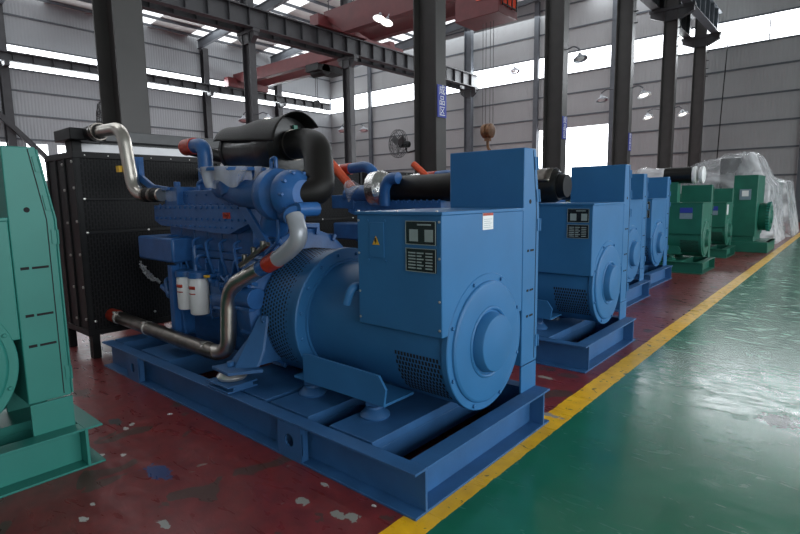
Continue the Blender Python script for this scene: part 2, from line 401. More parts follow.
def filters(root):
    for x, z0, z1 in ((-4.67, .70, 1.01), (-4.44, .68, 1.015)):
        c = MB().lathe((x, 2.36, z0), (0,0,1), [(0,.05),(.004,.078),(.015,.085),(z1-z0-.02,.085),(z1-z0,.075)], 32).build('oil_filter', WHITE, root, R0)
        MB().lathe((x, 2.36, z1), (0,0,1), [(0,.07),(.0,.092),(.05,.092),(.055,.07)], 32).build('filter_head', BLUE_E, root, R0)
        t = MB()
        for zz, h in ((z1-.10, .030), (z1-.145, .010)):
            t.sheet(lambda u, v, zz=zz, h=h: V((x+.0865*math.cos(-2.4+u*1.5), 2.36+.0865*math.sin(-2.4+u*1.5), zz+h*v)), 10, 1)
        t.build('red_print', RED, c, R0, solid=.0008)

def engine(root, model='A'):
    """six-cylinder engine block with heads, covers, turbo and lines"""
    E = BLUE_E; dx = 0 if model == 'A' else -.55
    b = MB()
    b.box(-5.15, -3.75, 2.50, 3.30, .62, 1.25)
    b.box(-5.05, -3.80, 2.58, 3.22, .36, .64)
    for i in range(6):
        x = -5.08 + i*.225
        b.box(x, x+.15, 2.455, 2.51, .72, 1.18); b.cyl((x+.075, 2.46, .95), (x+.075, 2.43, .95), .05, n=16)
    b.box(-5.15, -3.75, 2.47, 2.50, .62, .68); b.box(-5.15, -3.75, 2.46, 2.50, 1.19, 1.25)
    b.build('engine_block', E, root, R0, bevel=.006)
    MB().prism([(-5.05, 2.62, .30), (-5.05, 3.18, .30), (-5.05, 3.24, .62), (-5.05, 2.54, .62)], (1.2, 0, 0)).build('oil_pan', E, root, R0, bevel=.01)
    hd = MB()
    for i in range(6):
        x = -5.16 + i*.24; hd.box(x, x+.225, 2.48, 3.2, 1.25, 1.48)
    hd.build('cylinder_head', E, root, R0, bevel=.006)
    vc = MB().prism([(-5.22, 2.36, 1.515), (-5.22, 2.36, 1.66), (-5.22, 2.82, 1.66), (-5.22, 2.82, 1.515)], (1.62, 0, 0))
    vc.prism([(-5.22, 2.36, 1.515), (-5.1, 2.36, 1.47), (-4.2, 2.36, 1.43), (-3.9, 2.36, 1.42), (-3.60, 2.36, 1.515)], (0, .1, 0))
    for i in range(17):
        for z in (1.54, 1.64): vc.bolt((-5.17 + i*.095, 2.36, z), (0,-1,0), .012, .014)
    for i in range(14): vc.bolt((-4.95 + i*.085, 2.36, 1.475), (0,-1,0), .009, .012)
    for i in range(17): vc.bolt((-5.17 + i*.095, 2.40, 1.66), (0,0,1), .012, .014)
    vc = vc.build('valve_cover', E, root, R0, bevel=.006)
    if model == 'A':
        em = MB().box(-3.96, -3.90, 2.352, 2.360, 1.55, 1.60).box(-3.89, -3.86, 2.352, 2.360, 1.55, 1.60).box(-3.95, -3.87, 2.352, 2.36, 1.57, 1.58)
        em.build('red_emblem', RED, vc, R0)
        # big ladder bracket at the right end of the covers
        MB().box(-3.74, -3.55, 2.33, 2.55, 1.645, 1.675).prism([(-3.70, 2.33, 1.66), (-3.60, 2.33, 1.66), (-3.22, 2.33, 1.28), (-3.32, 2.33, 1.26)], (0,.03,0)) \
            .tube([(-3.14, 2.30, 1.56), (-3.14, 2.30, 1.40), (-3.34, 2.30, 1.27)], .014, .08, n=8).build('support_bracket', E, root, R0, bevel=.003)
    mf = MB().box(-5.02, -4.78, 2.38, 2.60, 1.645, 1.83).box(-4.78, -3.95, 2.44, 2.60, 1.66, 1.79)
    for i in range(5): mf.bolt((-4.7 + i*.17, 2.44, 1.75), (0,-1,0), .012, .012)
    mf.tube([(-4.90, 2.45, 1.83), (-4.90, 2.45, 1.88)], .03, n=10).tube([(-4.60, 2.5, 1.79), (-4.60, 2.5, 1.86), (-4.5, 2.5, 1.88)], .018, .03, n=8)
    mf.build('coolant_manifold', E, root, R0, bevel=.005)
    ib = MB().box(-5.46, -4.74, 2.28, 2.62, 1.13, 1.36).build('intake_box', E, root, R0, bevel=.02)
    # starter, lines, small fittings
    st = MB().cyl((-3.78, 2.33, .93), (-3.50, 2.33, .93), .085).cyl((-3.82, 2.33, .93), (-3.78, 2.33, .93), .07).cyl((-3.72, 2.33, 1.04), (-3.56, 2.33, 1.04), .04)
    st.build('starter_motor', E, root, R0, bevel=.004)
    ln = MB()
    rnd = random.Random(11)
    for i in range(26):
        x = -5.1 + rnd.random()*1.3; z = .72 + rnd.random()*.45; z2 = z + (rnd.random()-.3)*.5; x2 = x + (rnd.random()-.5)*.4
        ln.tube([(x, 2.44, z), (x, 2.38, z), (x2, 2.38, min(z2, 1.36)), (x2, 2.46, min(z2, 1.36))], rnd.choice((.010, .014, .020)), .05, n=8, seg=4)
    for i in range(6):
        x = -5.03 + i*.225; ln.tube([(x, 2.47, 1.36), (x, 2.40, 1.34), (x+.05, 2.39, 1.2), (x+.05, 2.44, 1.05)], .012, .05, n=8, seg=4)
    ln.build('fuel_lines', E, root, R0)
    pu = MB().box(-4.32, -4.0, 2.40, 2.50, .70, .94).cyl((-4.28, 2.44, .82), (-4.0, 2.44, .82), .075)
    for i in range(5): pu.cyl((-4.29+i*.06, 2.42, .9), (-4.29+i*.06, 2.42, .99), .02, n=10)
    pu.build('fuel_pump', E, root, R0, bevel=.005)
    MB().box(-4.9, -4.82, 2.30, 2.50, .42, 1.1).prism([(-4.95, 2.36, .42), (-4.75, 2.36, .42), (-4.82, 2.36, .85), (-4.90, 2.36, .85)], (0,.02,0)).build('front_support', E, root, R0, bevel=.004)
    sm = MB()
    for i in range(40):
        x = -5.1 + rnd.random()*1.3; z = .68 + rnd.random()*.5
        sm.bolt((x, 2.455, z), (0,-1,0), .011 + rnd.random()*.012, .03)
    sm.each('block_fitting', E, root, R0)
    MB().box(-4.30, -4.25, 2.33, 2.37, 1.03, 1.05).build('oil_cap', YELLOW, root, R0, bevel=.003)
    return

def wavy(r, amp, k):  return r + amp*math.sin(k)

def engine_a_top(root):
    E = BLUE_E
    # exhaust ring + film, elbow into the turbo
    MB().lathe((-3.79, 2.38, 1.925), (0,0,1), [(0,.22),(.0,.262),(.025,.266),(.03,.22)], 48).lathe((-3.79, 2.38, 1.82), (0,0,1), [(0,.10),(.11,.17)], 32).build('exhaust_flange', E, root, R0)
    rr = random.Random(3)
    w = MB().sheet(lambda u, v: V((-3.79 + (.272-.05*v + .022*math.sin(u*61+v*3)+.008*math.sin(u*23))*math.cos(2*PI*u), 2.38 + (.272-.05*v+.012*math.sin(u*61+v*3))*math.sin(2*PI*u), 1.955 - .13*v - .03*math.sin(u*37)*v)), 120, 5)
    w.build('plastic_wrap', CLEAR, root, R0)
    MB().tube([(-4.12, 2.45, 1.80), (-3.95, 2.40, 1.80), (-3.70, 2.38, 1.745), (-3.42, 2.40, 1.735)], [.085, .115], .16, n=24).tube([(-3.83, 2.38, 1.86), (-3.80, 2.39, 1.76)], .12, n=24).build('exhaust_elbow', E, root, R0)
    t = MB().lathe((-3.38, 2.40, 1.735), (1,0,0), [(0,.08),(.02,.15),(.05,.185),(.10,.198),(.15,.19),(.19,.15),(.25,.10)], 48)
    t.tube([(-3.30, 2.42, 1.62), (-3.40, 2.45, 1.48)], .11, n=20)
    t.build('turbine_housing', E, root, R0)
    MB().tube([(-3.33, 2.40, 1.90), (-3.33, 2.40, 2.0), (-3.27, 2.40, 2.01), (-3.27, 2.40, 1.90)], .014, .04, n=8).build('lifting_eye', E, root, R0)
    c = MB().lathe((-3.16, 2.40, 1.735), (1,0,0), [(0,.09),(.03,.15),(.05,.178),(.11,.175),(.15,.15),(.18,.12),(.20,.10)], 48)
    for k in range(10):
        a = k*PI/5; c.bolt((-3.03, 2.40+.155*math.cos(a), 1.735+.155*math.sin(a)), (1,0,0), .015, .03)
    c.build('compressor_housing', E, root, R0)
    MB().cyl((-3.175, 2.40, 1.735), (-3.15, 2.40, 1.735), .13, n=36).build('clamp_ring', GREYHOSE, root, R0)
    MB().tube([(-3.14, 2.38, 1.60), (-3.0, 2.34, 1.60), (-2.91, 2.27, 1.58)], .075, .08, n=20).cyl((-2.90, 2.46, 1.63), (-2.90, 2.28, 1.63), .05).build('compressor_outlet', E, root, R0)
    # air filter canister with elbow duct
    a = MB().lathe((-4.40, 2.80, 2.14), (1,0,0), [(0,.15),(.0,.19),(.02,.205),(.36,.205),(.38,.212),(.52,.212),(.60,.235),(.76,.240),(.79,.232),(.80,.13)], 56)
    a.build('air_filter', FILTERBLACK, root, R0)
    MB().lathe((-4.36, 2.80, 2.14), (1,0,0), [(0,.212),(.03,.214)], 48).build('filter_clamp', BLACK, root, R0)
    MB().sheet(lambda u, v: V((-4.46 + .98*u, 2.80 - (.225+.035*u)*math.cos(math.radians(24+140*v-22*u)), 2.14 + (.225+.035*u+.008*math.sin(u*11+v*5))*math.sin(math.radians(24+140*v-22*u)))), 24, 24).build('black_cover_sheet', RUBBER, root, R0, solid=.006)
    MB().box(-3.60, -3.575, 2.82, 2.86, 2.25, 2.31).build('service_indicator', GREEN, root, R0, bevel=.003)
    MB().tube([(-3.62, 2.80, 2.14), (-3.38, 2.78, 2.15), (-3.12, 2.68, 2.09), (-2.95, 2.54, 1.76), (-3.05, 2.42, 1.735)], [.12, .105], .24, n=32, seg=12).build('intake_duct', RUBBER, root, R0)
    MB().tube([(-3.55, 2.795, 2.143), (-3.538, 2.795, 2.144)], .126, n=32).each('hose_clamp', DULL, root, R0)
    # chrome charge pipe to the radiator's top tank
    p = MB().tube([(-4.99, 2.34, 1.76), (-5.42, 2.27, 1.765), (-5.52, 2.24, 2.42), (-6.22, 2.25, 2.44)], .062, .17, n=24, seg=10).build('charge_pipe', CHROME, root, R0)
    MB().tube([(-5.10, 2.32, 1.76), (-5.14, 2.316, 1.76)], .070, n=24).tube([(-5.22, 2.303, 1.762), (-5.25, 2.30, 1.762)], .070, n=24).tube([(-6.10, 2.248, 2.437), (-6.14, 2.248, 2.438)], .090, n=24).tube([(-6.17, 2.249, 2.439), (-6.20, 2.25, 2.44)], .090, n=24).each('hose_clamp', DULL, root, R0)
    MB().tube([(-5.02, 2.338, 1.76), (-5.24, 2.302, 1.762)], .067, n=24).tube([(-6.08, 2.247, 2.437), (-6.42, 2.25, 2.44)], .078, n=24).each('rubber_sleeve', RUBBER, root, R0)
    MB().box(-5.56, -5.49, 2.17, 2.20, 1.99, 2.05).build('yellow_tag', YELLOW, root, R0)
    # lower charge pipe
    MB().tube([(-2.91, 2.27, 1.59), (-2.83, 2.25, 1.44), (-2.96, 2.25, 1.345), (-3.12, 2.25, 1.27)], .060, .11, n=24, seg=10).build('upper_charge_pipe', GREYHOSE, root, R0)
    MB().tube([(-3.10, 2.25, 1.28), (-3.22, 2.25, 1.23)], .063, n=24).build('hose_coupling', RED, root, R0)
    MB().tube([(-3.23, 2.25, 1.227), (-3.33, 2.25, 1.185)], .060, n=24).build('pipe_sleeve', E, root, R0)
    MB().tube([(-3.31, 2.25, 1.194), (-3.75, 2.24, 1.01), (-3.79, 2.23, .46), (-4.10, 2.23, .43)], .062, .17, n=24, seg=10).build('lower_charge_pipe', CHROME, root, R0)
    MB().tube([(-3.96, 2.23, .436), (-4.10, 2.23, .432), (-6.02, 2.24, .455)], .066, .02, n=24).build('bottom_pipe', DULL, root, R0)
    MB().tube([(-6.0, 2.24, .455), (-6.17, 2.24, .458)], .072, n=24).build('hose_coupling', RED, root, R0)
    k = MB()
    for x, z in ((-4.12, .433), (-5.25, .445), (-5.96, .454)):
        k.tube([(x, 2.235, z), (x-.025, 2.235, z)], .070, n=24); k.obox((x-.015, 2.19, z+.065), (0,1,0), .03, .03, .02)
    k.each('hose_clamp', BOLT, root, R0)
    MB().obox((-3.30, 2.19, 1.30), (.86, 0, .42), .42, .03, .03).cyl((-3.42, 2.19, 1.25), (-3.42, 2.19, 1.30), .02, n=10).cyl((-3.30, 2.19, 1.31), (-3.30, 2.19, 1.36), .02, n=10).cyl((-3.18, 2.19, 1.36), (-3.18, 2.19, 1.41), .02, n=10).build('clamp_bar', DULL, root, R0, bevel=.003)
    # top coolant elbow
    MB().tube([(-4.63, 2.60, 1.76), (-4.62, 2.60, 2.21), (-4.86, 2.60, 2.215)], .068, .20, n=24, seg=10).build('coolant_elbow', E, root, R0)
    MB().tube([(-4.80, 2.60, 2.215), (-4.97, 2.60, 2.212)], .078, n=24).build('hose_coupling', RED, root, R0)
    MB().tube([(-4.95, 2.60, 2.212), (-5.02, 2.62, 2.212), (-5.02, 3.3, 2.1), (-6.10, 3.5, 2.0)], .062, .10, n=24).build('coolant_hose', RUBBER, root, R0)
    # radiator stay and top tank
    MB().prism([(-5.52, 2.34, 2.12), (-5.46, 2.34, 2.12), (-5.44, 2.34, 1.97), (-5.18, 2.34, 1.86), (-4.88, 2.34, 1.83), (-4.88, 2.34, 1.80), (-5.2, 2.34, 1.80), (-5.46, 2.34, 1.90)], (0, .03, 0)).box(-5.52, -5.46, 2.30, 2.40, 1.90, 2.14).build('radiator_stay', E, root, R0, bevel=.003)
    MB().box(-6.84, -6.34, 2.04, 2.40, 2.365, 2.49).cyl((-6.34, 2.25, 2.435), (-6.28, 2.25, 2.435), .085).box(-6.7, -6.5, 2.1, 2.2, 2.22, 2.37).build('top_tank', BLACK, root, R0, bevel=.01)
    MB().box(-7.05, -6.64, 2.22, 4.05, 2.23, 2.36).build('film_wrapped_panel', FILM, root, R0, bevel=.01)
    MB().box(-7.25, -6.68, 2.45, 4.10, 2.40, 2.53).box(-7.0, -6.8, 2.5, 4.0, 2.35, 2.41).build('top_cover', DARKGREY, root, R0, bevel=.01)
    rz = random.Random(5); J = [[V((rz.uniform(0, .05), rz.uniform(-.02, .02), rz.uniform(-.02, .02))) for _ in range(15)] for _ in range(15)]
    MB().sheet(lambda u, v: V((-6.13, 2.56 + .20*u, 1.02 - .26*u - .10*v*math.sin(PI*min(1, u+.15)))) + J[round(u*14)][round(v*14)], 14, 14).build('plastic_scrap', CLEAR, root, R0, ang=10)

def engine_b_top(root, rich=True):
    """the sets behind: silver-wrapped turbo, orange hose, long black duct; drawn in the first set's frame"""
    E = BLUE_E
    MB().lathe((-4.84, 2.46, 1.80), (1,0,.1), [(0,.12),(.03,.20),(.08,.25),(.22,.25),(.30,.19),(.34,.12)], 40).build('foil_wrapped_turbo', FOIL, root, R0)
    MB().tube([(-4.50, 2.34, 1.60), (-4.48, 2.32, 1.82), (-4.40, 2.32, 1.95), (-4.24, 2.32, 1.95)], .075, .08, n=18).tube([(-4.72, 2.40, 1.95), (-4.71, 2.38, 2.03), (-4.63, 2.38, 2.02), (-4.63, 2.38, 1.93)], .014, .04, n=8).build('turbo_outlet', E, root, R0)
    MB().cyl((-5.30, 2.46, 1.74), (-4.85, 2.46, 1.76), .13, n=28).box(-5.55, -5.1, 2.35, 2.6, 1.56, 1.75).build('exhaust_joint', E, root, R0, bevel=.01)
    MB().tube([(-5.85, 2.46, 2.36), (-5.62, 2.46, 2.19), (-5.20, 2.44, 1.84)], .065, .1, n=20).build('turbo_hose', ORANGE, root, R0)
    MB().tube([(-5.28, 2.44, 1.90), (-5.10, 2.43, 1.74)], [.085, .16], n=20).build('plastic_wrap', CLEAR, root, R0)
    MB().tube([(-5.42, 2.62, 2.13), (-5.08, 2.62, 2.15), (-4.93, 2.62, 2.05), (-4.89, 2.62, 1.75)], .075, .18, n=24, seg=10).build('coolant_elbow', E, root, R0)
    MB().tube([(-5.40, 2.62, 2.13), (-5.60, 2.62, 2.12)], .083, n=24).build('hose_coupling', RED, root, R0)
    MB().tube([(-5.58, 2.62, 2.12), (-6.05, 2.64, 2.10)], [.085, .07], n=24).build('silver_sleeve', FOIL, root, R0)
    MB().lathe((-4.50, 2.50, 1.82), (1,0,0), [(0,.13),(.05,.165),(.9,.17),(1.0,.18),(1.2,.18),(1.22,.14)], 40).build('air_duct', RUBBER, root, R0)
    MB().lathe((-3.25, 2.62, 1.80), (1,0,0), [(0,.14),(.0,.165),(.05,.175),(1.0,.175),(1.05,.15)], 40).build('air_filter', FILTERBLACK, root, R0)
    MB().sheet(lambda u, v: V((-2.85+.60*u, 2.62-.195*math.cos(math.radians(15+110*v)), 1.80+.195*math.sin(math.radians(15+110*v)))), 8, 14).build('filter_cover', DULL, root, R0, solid=.006)
    MB().tube([(-2.20, 2.62, 1.80), (-2.12, 2.62, 1.80)], [.13, .12], n=28).build('filter_end', BLACK, root, R0)

def genset(dx, dy, label, m, model, rad=True, detail=1, yf=3.53, me=None, group=None, scale=None, radx=-6.2, dz=0):
    root = empty('generator_set', R0 + V((dx, dy, 0)), label, 'generator', group)
    ms = {'blue': BLUE_S, 'teal': TEAL, 'green': GREEN}[m]; mm = {'blue': BLUE, 'teal': TEAL, 'green': GREEN}[m]
    skid(root, ms, full=True, yf=yf)
    alternator(root, mm, ms, detail, yf > 3.6)
    if detail >= 1 or model: bell(root, mm, BLUE_E if m == 'blue' else mm, detail)
    bracket(root, ms, BOLT)
    return root

g1 = genset(0, 0, 'large blue diesel generator set in front, with polished pipes and white oil filters', 'blue', 'A', detail=2)
radiator(g1); engine(g1, 'A'); filters(g1); engine_a_top(g1)
g2 = genset(-.21, 2.80, 'second blue generator set, directly behind the front one, with silver foil wrapped turbo', 'blue', 'B')
radiator(g2); engine(g2, 'B'); engine_b_top(g2)
g2.scale = (1, .95, 1)
g3 = genset(-.88, 5.78, 'third blue generator set in the row, mostly hidden between two other blue sets', 'blue', 'B')
radiator(g3, x=-6.3); engine(g3, 'B'); engine_b_top(g3)
g4 = genset(-1.08, 8.0, 'fourth and farthest blue generator set, standing next to the first dark green one', 'blue', 'B')
radiator(g4, x=-6.3); engine(g4, 'B')
g0 = genset(-2.0, -2.52, 'teal green generator set cut off by the left edge of the photo', 'teal', None, detail=1, yf=3.655)

def green_set(x, y, label, sc, plate):
    r = genset(0, 0, label, 'green', None, detail=0)
    # set stands so that its skid corner (-1.64, 1.995) comes to (x, y)
    r.location = V((x, y, 0)) - Matrix.Diagonal(sc) @ (V((-1.64, 1.995, 0)) - R0); r.scale = sc
    b = MB().box(-5.0, -3.7, 2.5, 3.3, .3, 1.45)
    for i in range(6): b.box(-4.95+i*.2, -4.8+i*.2, 2.45, 3.2, 1.45, 1.65)
    b.build('engine_block', GREEN, r, R0, bevel=.01)
    l = MB()
    for i in range(14): l.tube([(-4.9+i*.09, 2.42, 1.2), (-4.85+i*.09, 2.36, 1.5+.1*math.sin(i*2)), (-4.7+i*.07, 2.5, 1.7)], .02, .05, n=8, seg=3)
    l.build('fuel_lines', GREEN, r, R0)
    MB().box(-2.2, -1.95, 2.392, 2.40, 1.38, 1.5).build('blue_label', SIGNBLUE, r, R0)
    MB().box(-2.2, -1.95, 2.392, 2.40, 1.24, 1.37).build('nameplate', LABELGREY, r, R0)
    return r
g5 = green_set(-2.36, 12.45, 'nearest dark green generator set, with white capped black air filter, beside the blue row', (1, .87, .93), True)
MB().lathe((-2.62, 2.7, 2.26), (1,0,0), [(0,.12),(.02,.19),(.56,.19),(.58,.15)], 32).build('air_filter', FILTERBLACK, g5, R0)
for x in (-2.04, -1.90): MB().lathe((x, 2.7, 2.26), (1,0,0), [(0,.18),(.02,.2),(.07,.2),(.09,.16)], 32).build('filter_cap', WHITE, g5, R0)
MB().box(-2.6, -2.3, 2.55, 2.85, 1.6, 2.1).build('filter_stand', GREEN, g5, R0)
g6 = green_set(-2.48, 15.93, 'middle dark green generator set, with painted patch of light above its round end plate', (1, .85, .90), True)
MB().box(-1.758, -1.752, 2.5, 2.75, 1.25, 1.55).build('painted_sheen', WHITE, g6, R0)  # white plate stands in for silver light on the green panel
for g, x in ((g5, -6.2), (g6, -6.2)): radiator(g, x=x)

# the third green set: tall box and a finned generator
r7 = empty('generator_set', (-4.0, 18.8, 0), 'farthest dark green generator set, with tallest box and finned round alternator', 'generator')
O7 = V((-4.0, 18.8, 0))
MB().box(-6.8, -1.80, 17.9, 18.0, .0, .30).box(-6.8, -1.80, 19.5, 19.6, 0, .30).box(-1.9, -1.80, 18.0, 19.5, 0, .30).box(-6.8, -1.80, 18.0, 19.5, .26, .30).build('skid', GREEN, r7, O7, bevel=.01)
MB().box(-2.72, -2.13, 17.95, 19.4, .46, 2.2).box(-2.70, -2.16, 18.0, 19.35, .30, .46).build('control_box', GREEN, r7, O7, bevel=.01)
MB().box(-2.56, -2.28, 17.93, 17.95, 1.50, 1.80).build('nameplate', LABELGREY, r7, O7)
MB().box(-2.50, -2.34, 17.922, 17.93, 1.60, 1.76).build('printed_text', WHITE, r7, O7)
f = MB().lathe((-2.13, 18.7, 1.0), (1,0,0), [(0,.38),(.04,.40),(.26,.40),(.29,.36),(.29,.2),(.32,.18)], 40)
f.build('alternator', GREEN, r7, O7)
f = MB()
for k in range(28):
    a = k*2*PI/28; f.obox((-1.90, 18.7+.40*math.cos(a), 1.0+.40*math.sin(a)), (1,0,0), .08, .03, .06, up=(0, math.cos(a), math.sin(a)))
f.each('cooling_fin', TEAL, r7, O7)
MB().box(-6.0, -3.8, 18.2, 19.2, .30, 1.7).build('engine_block', GREEN, r7, O7, bevel=.02)
MB().box(-6.8, -6.2, 17.95, 19.5, .30, 2.3).build('radiator', BLACK, r7, O7, bevel=.02)

# ------------------------------------------------------------------ plastic-wrapped machines
def sm(a, b, x):
    t = max(0, min(1, (x-a)/(b-a))); return t*t*(3-2*t)
def wrapped(name, x0, x1, y0, y1, hz, label, seed, inner):
    c = V(((x0+x1)/2, (y0+y1)/2, 0))
    r = empty(name, c, label, 'wrapped machine')
    rnd = random.Random(seed); ph = [rnd.random()*6 for _ in range(8)]
    def f(u, v):
        # u across X, v across Y; the outer bands hang down as the sides
        e = .16
        U = (u-e)/(1-2*e); W = (v-e)/(1-2*e)
        ku = 1+min(0, U)/(e/(1-2*e)) - max(0, U-1)/(e/(1-2*e)); kv = 1+min(0, W)/(e/(1-2*e)) - max(0, W-1)/(e/(1-2*e))
        U = max(0, min(1, U)); W = max(0, min(1, W)); k = max(0, min(ku, kv))
        h = hz(U, W); k = k**.9
        x = x0 + (x1-x0)*U; y = y0 + (y1-y0)*W
        fold = .05*math.sin(u*47+ph[0]+v*5)+.05*math.sin(v*53+ph[1]+u*7)+.03*math.sin((u+v)*91+ph[2])
        z = .02 + h*k + fold*k*(.5 if k > .9 else 1)
        out = (1-k)*.28 + (.05*math.sin(U*60+ph[3])+.05*math.sin(W*44+ph[4]))*(1 if k < .97 else 0)*(1.1-k)
        if ku < .999: x += out*(-1 if u < .5 else 1)
        if kv < .999: y += out*(-1 if v < .5 else 1)
        return V((x, y, z))
    MB().sheet(f, 90, 60).build('plastic_sheet', SHEET, r, c, ang=180)
    for nm, m, b in inner: MB().box(*b).build(nm, m, r, c, bevel=.02)
    return r
wrapped('wrapped_generator_set', -6.7, -2.15, 20.8, 24.0, lambda u, v: 2.5+.12*math.sin(u*9)+.40*sm(.35,.62,u)-1.0*sm(.86,1,u),
        'tall machine draped in clear plastic sheet, behind the farthest green generator set', 4,
        [('radiator', BLACK, (-3.62, -2.98, 21.0, 23.4, .6, 2.86)), ('engine', DARKGREY, (-6.4, -3.8, 21.4, 23.2, .28, 2.1)), ('grey_panel', TARP, (-2.95, -2.25, 20.95, 23.4, .3, 1.78)), ('skid', GREEN, (-6.5, -2.3, 21.1, 23.4, .03, .28))])
wrapped('wrapped_generator_set', -7.6, -2.1, 24.9, 28.2, lambda u, v: 2.5-.4*sm(.8,1,u),
        'white plastic covered machine at the far end of the row, right photo edge', 9,
        [('cabinet', GREEN, (-3.2, -2.4, 25.2, 27.4, .28, 2.2)), ('engine', DARKGREY, (-6.8, -3.4, 25.2, 27.4, .28, 2.0)), ('skid', GREEN, (-7.0, -2.2, 25.1, 27.6, .03, .28))])
wrapped('wrapped_generator_set', -13.2, -9.4, 12.5, 16.5, lambda u, v: 2.3,
        'low plastic covered machine behind the radiators, between the second and third columns', 14,
        [('engine', DARKGREY, (-12.8, -9.9, 13.0, 16.0, .03, 1.9))])
# ------------------------------------------------------------------ building
XW, YW, XR, YB = -42.0, 38.0, 10.0, -9.0
def floor_mat():
    m = bpy.data.materials.new('painted_floor'); m.use_nodes = True; nt = m.node_tree; b = nt.nodes['Principled BSDF']
    N = nt.nodes.new; Lk = nt.links.new
    g = N('ShaderNodeNewGeometry'); sp = N('ShaderNodeSeparateXYZ'); Lk(g.outputs['Position'], sp.inputs[0])
    def noise(scale, detail=6, dist=0., mapping=None):
        n = N('ShaderNodeTexNoise'); n.inputs['Scale'].default_value = scale; n.inputs['Detail'].default_value = detail; n.inputs['Distortion'].default_value = dist
        if mapping:
            mp = N('ShaderNodeMapping'); mp.inputs['Scale'].default_value = mapping[0]; mp.inputs['Rotation'].default_value = mapping[1]
            Lk(g.outputs['Position'], mp.inputs['Vector']); Lk(mp.outputs[0], n.inputs['Vector'])
        else: Lk(g.outputs['Position'], n.inputs['Vector'])
        return n.outputs['Fac']
    def mth(op, a, c=None, v=None, cl=False):
        q = N('ShaderNodeMath'); q.operation = op; q.use_clamp = cl
        for i, x in enumerate((a, c, v)):
            if x is None: continue
            if isinstance(x, (int, float)): q.inputs[i].default_value = x
            else: Lk(x, q.inputs[i])
        return q.outputs[0]
    def ramp(f, a, ca, z, cz):
        r = N('ShaderNodeValToRGB'); r.color_ramp.elements[0].position = a; r.color_ramp.elements[1].position = z
        r.color_ramp.elements[0].color = (*ca, 1); r.color_ramp.elements[1].color = (*cz, 1); Lk(f, r.inputs['Fac']); return r.outputs['Color']
    def mix(f, a, c):
        q = N('ShaderNodeMix'); q.data_type = 'RGBA'; Lk(f, q.inputs['Factor'])
        for k, x in ((6, a), (7, c)):
            if isinstance(x, tuple): q.inputs[k].default_value = (*x, 1)
            else: Lk(x, q.inputs[k])
        return q.outputs[2]
    n1 = noise(1.2, 8, .3); n2 = noise(9, 8); n3 = noise(40, 4)
    edge = mth('MULTIPLY', mth('SUBTRACT', n2, .5), .025); X = mth('ADD', sp.outputs['X'], edge)
    red = ramp(n2, .3, (.13, .021, .022), .7, (.22, .030, .030)); red = mix(mth('GREATER_THAN', noise(3.1, 8, .6), .62), red, (.085, .040, .032))
    chip = mth('GREATER_THAN', noise(6.3, 3, 1.2), .735)
    red = mix(mth('MULTIPLY', chip, .7), red, (.26, .22, .19))
    yel = ramp(n2, .3, (.80, .42, .008), .65, (.98, .56, .012)); yel = mix(mth('GREATER_THAN', noise(13, 6, 1.), .66), yel, (.20, .12, .03))
    grn = ramp(n1, .3, (.010, .135, .074), .7, (.018, .19, .108)); grn = mix(mth('GREATER_THAN', noise(5, 6, 2.5, ((1, 7, 1), (0, 0, .5))), .70), grn, (.07, .14, .11))
    c = mix(mth('GREATER_THAN', X, -1.725), red, yel); c = mix(mth('GREATER_THAN', X, -1.54), c, grn)
    # chips, stains and patches that have their own place
    wob = mth('MULTIPLY', mth('SUBTRACT', noise(26, 6, .8), .5), 2.4)
    for x, y, rx, ry, cc in SPOTS:
        dx = mth('DIVIDE', mth('SUBTRACT', sp.outputs['X'], x), rx); dy = mth('DIVIDE', mth('SUBTRACT', sp.outputs['Y'], y), ry)
        d = mth('SQRT', mth('ADD', mth('MULTIPLY', dx, dx), mth('MULTIPLY', dy, dy)))
        c = mix(mth('LESS_THAN', mth('ADD', d, wob), 1.0), c, cc)
    Lk(c, b.inputs['Base Color'])
    isg = mth('GREATER_THAN', X, -1.54)
    sc = noise(3.0, 8, 1.5, ((1, 3.2, 1), (0, 0, .6)))
    rg = N('ShaderNodeMapRange'); rg.inputs['From Min'].default_value = .3; rg.inputs['From Max'].default_value = .7; rg.inputs['To Min'].default_value = .12; rg.inputs['To Max'].default_value = .30; Lk(sc, rg.inputs['Value'])
    rough = mth('ADD', rg.outputs[0], mth('MULTIPLY', mth('SUBTRACT', 1, isg), .12)); Lk(rough, b.inputs['Roughness'])
    b.inputs['Specular IOR Level'].default_value = .55
    bp = N('ShaderNodeBump'); bp.inputs['Strength'].default_value = .22; bp.inputs['Distance'].default_value = .003
    hh = mth('ADD', mth('MULTIPLY', noise(28, 5, 1.0, ((1, 2.5, 1), (0, 0, .6))), .8), mth('MULTIPLY', n3, .35)); Lk(hh, bp.inputs['Height']); Lk(bp.outputs['Normal'], b.inputs['Normal'])
    return m
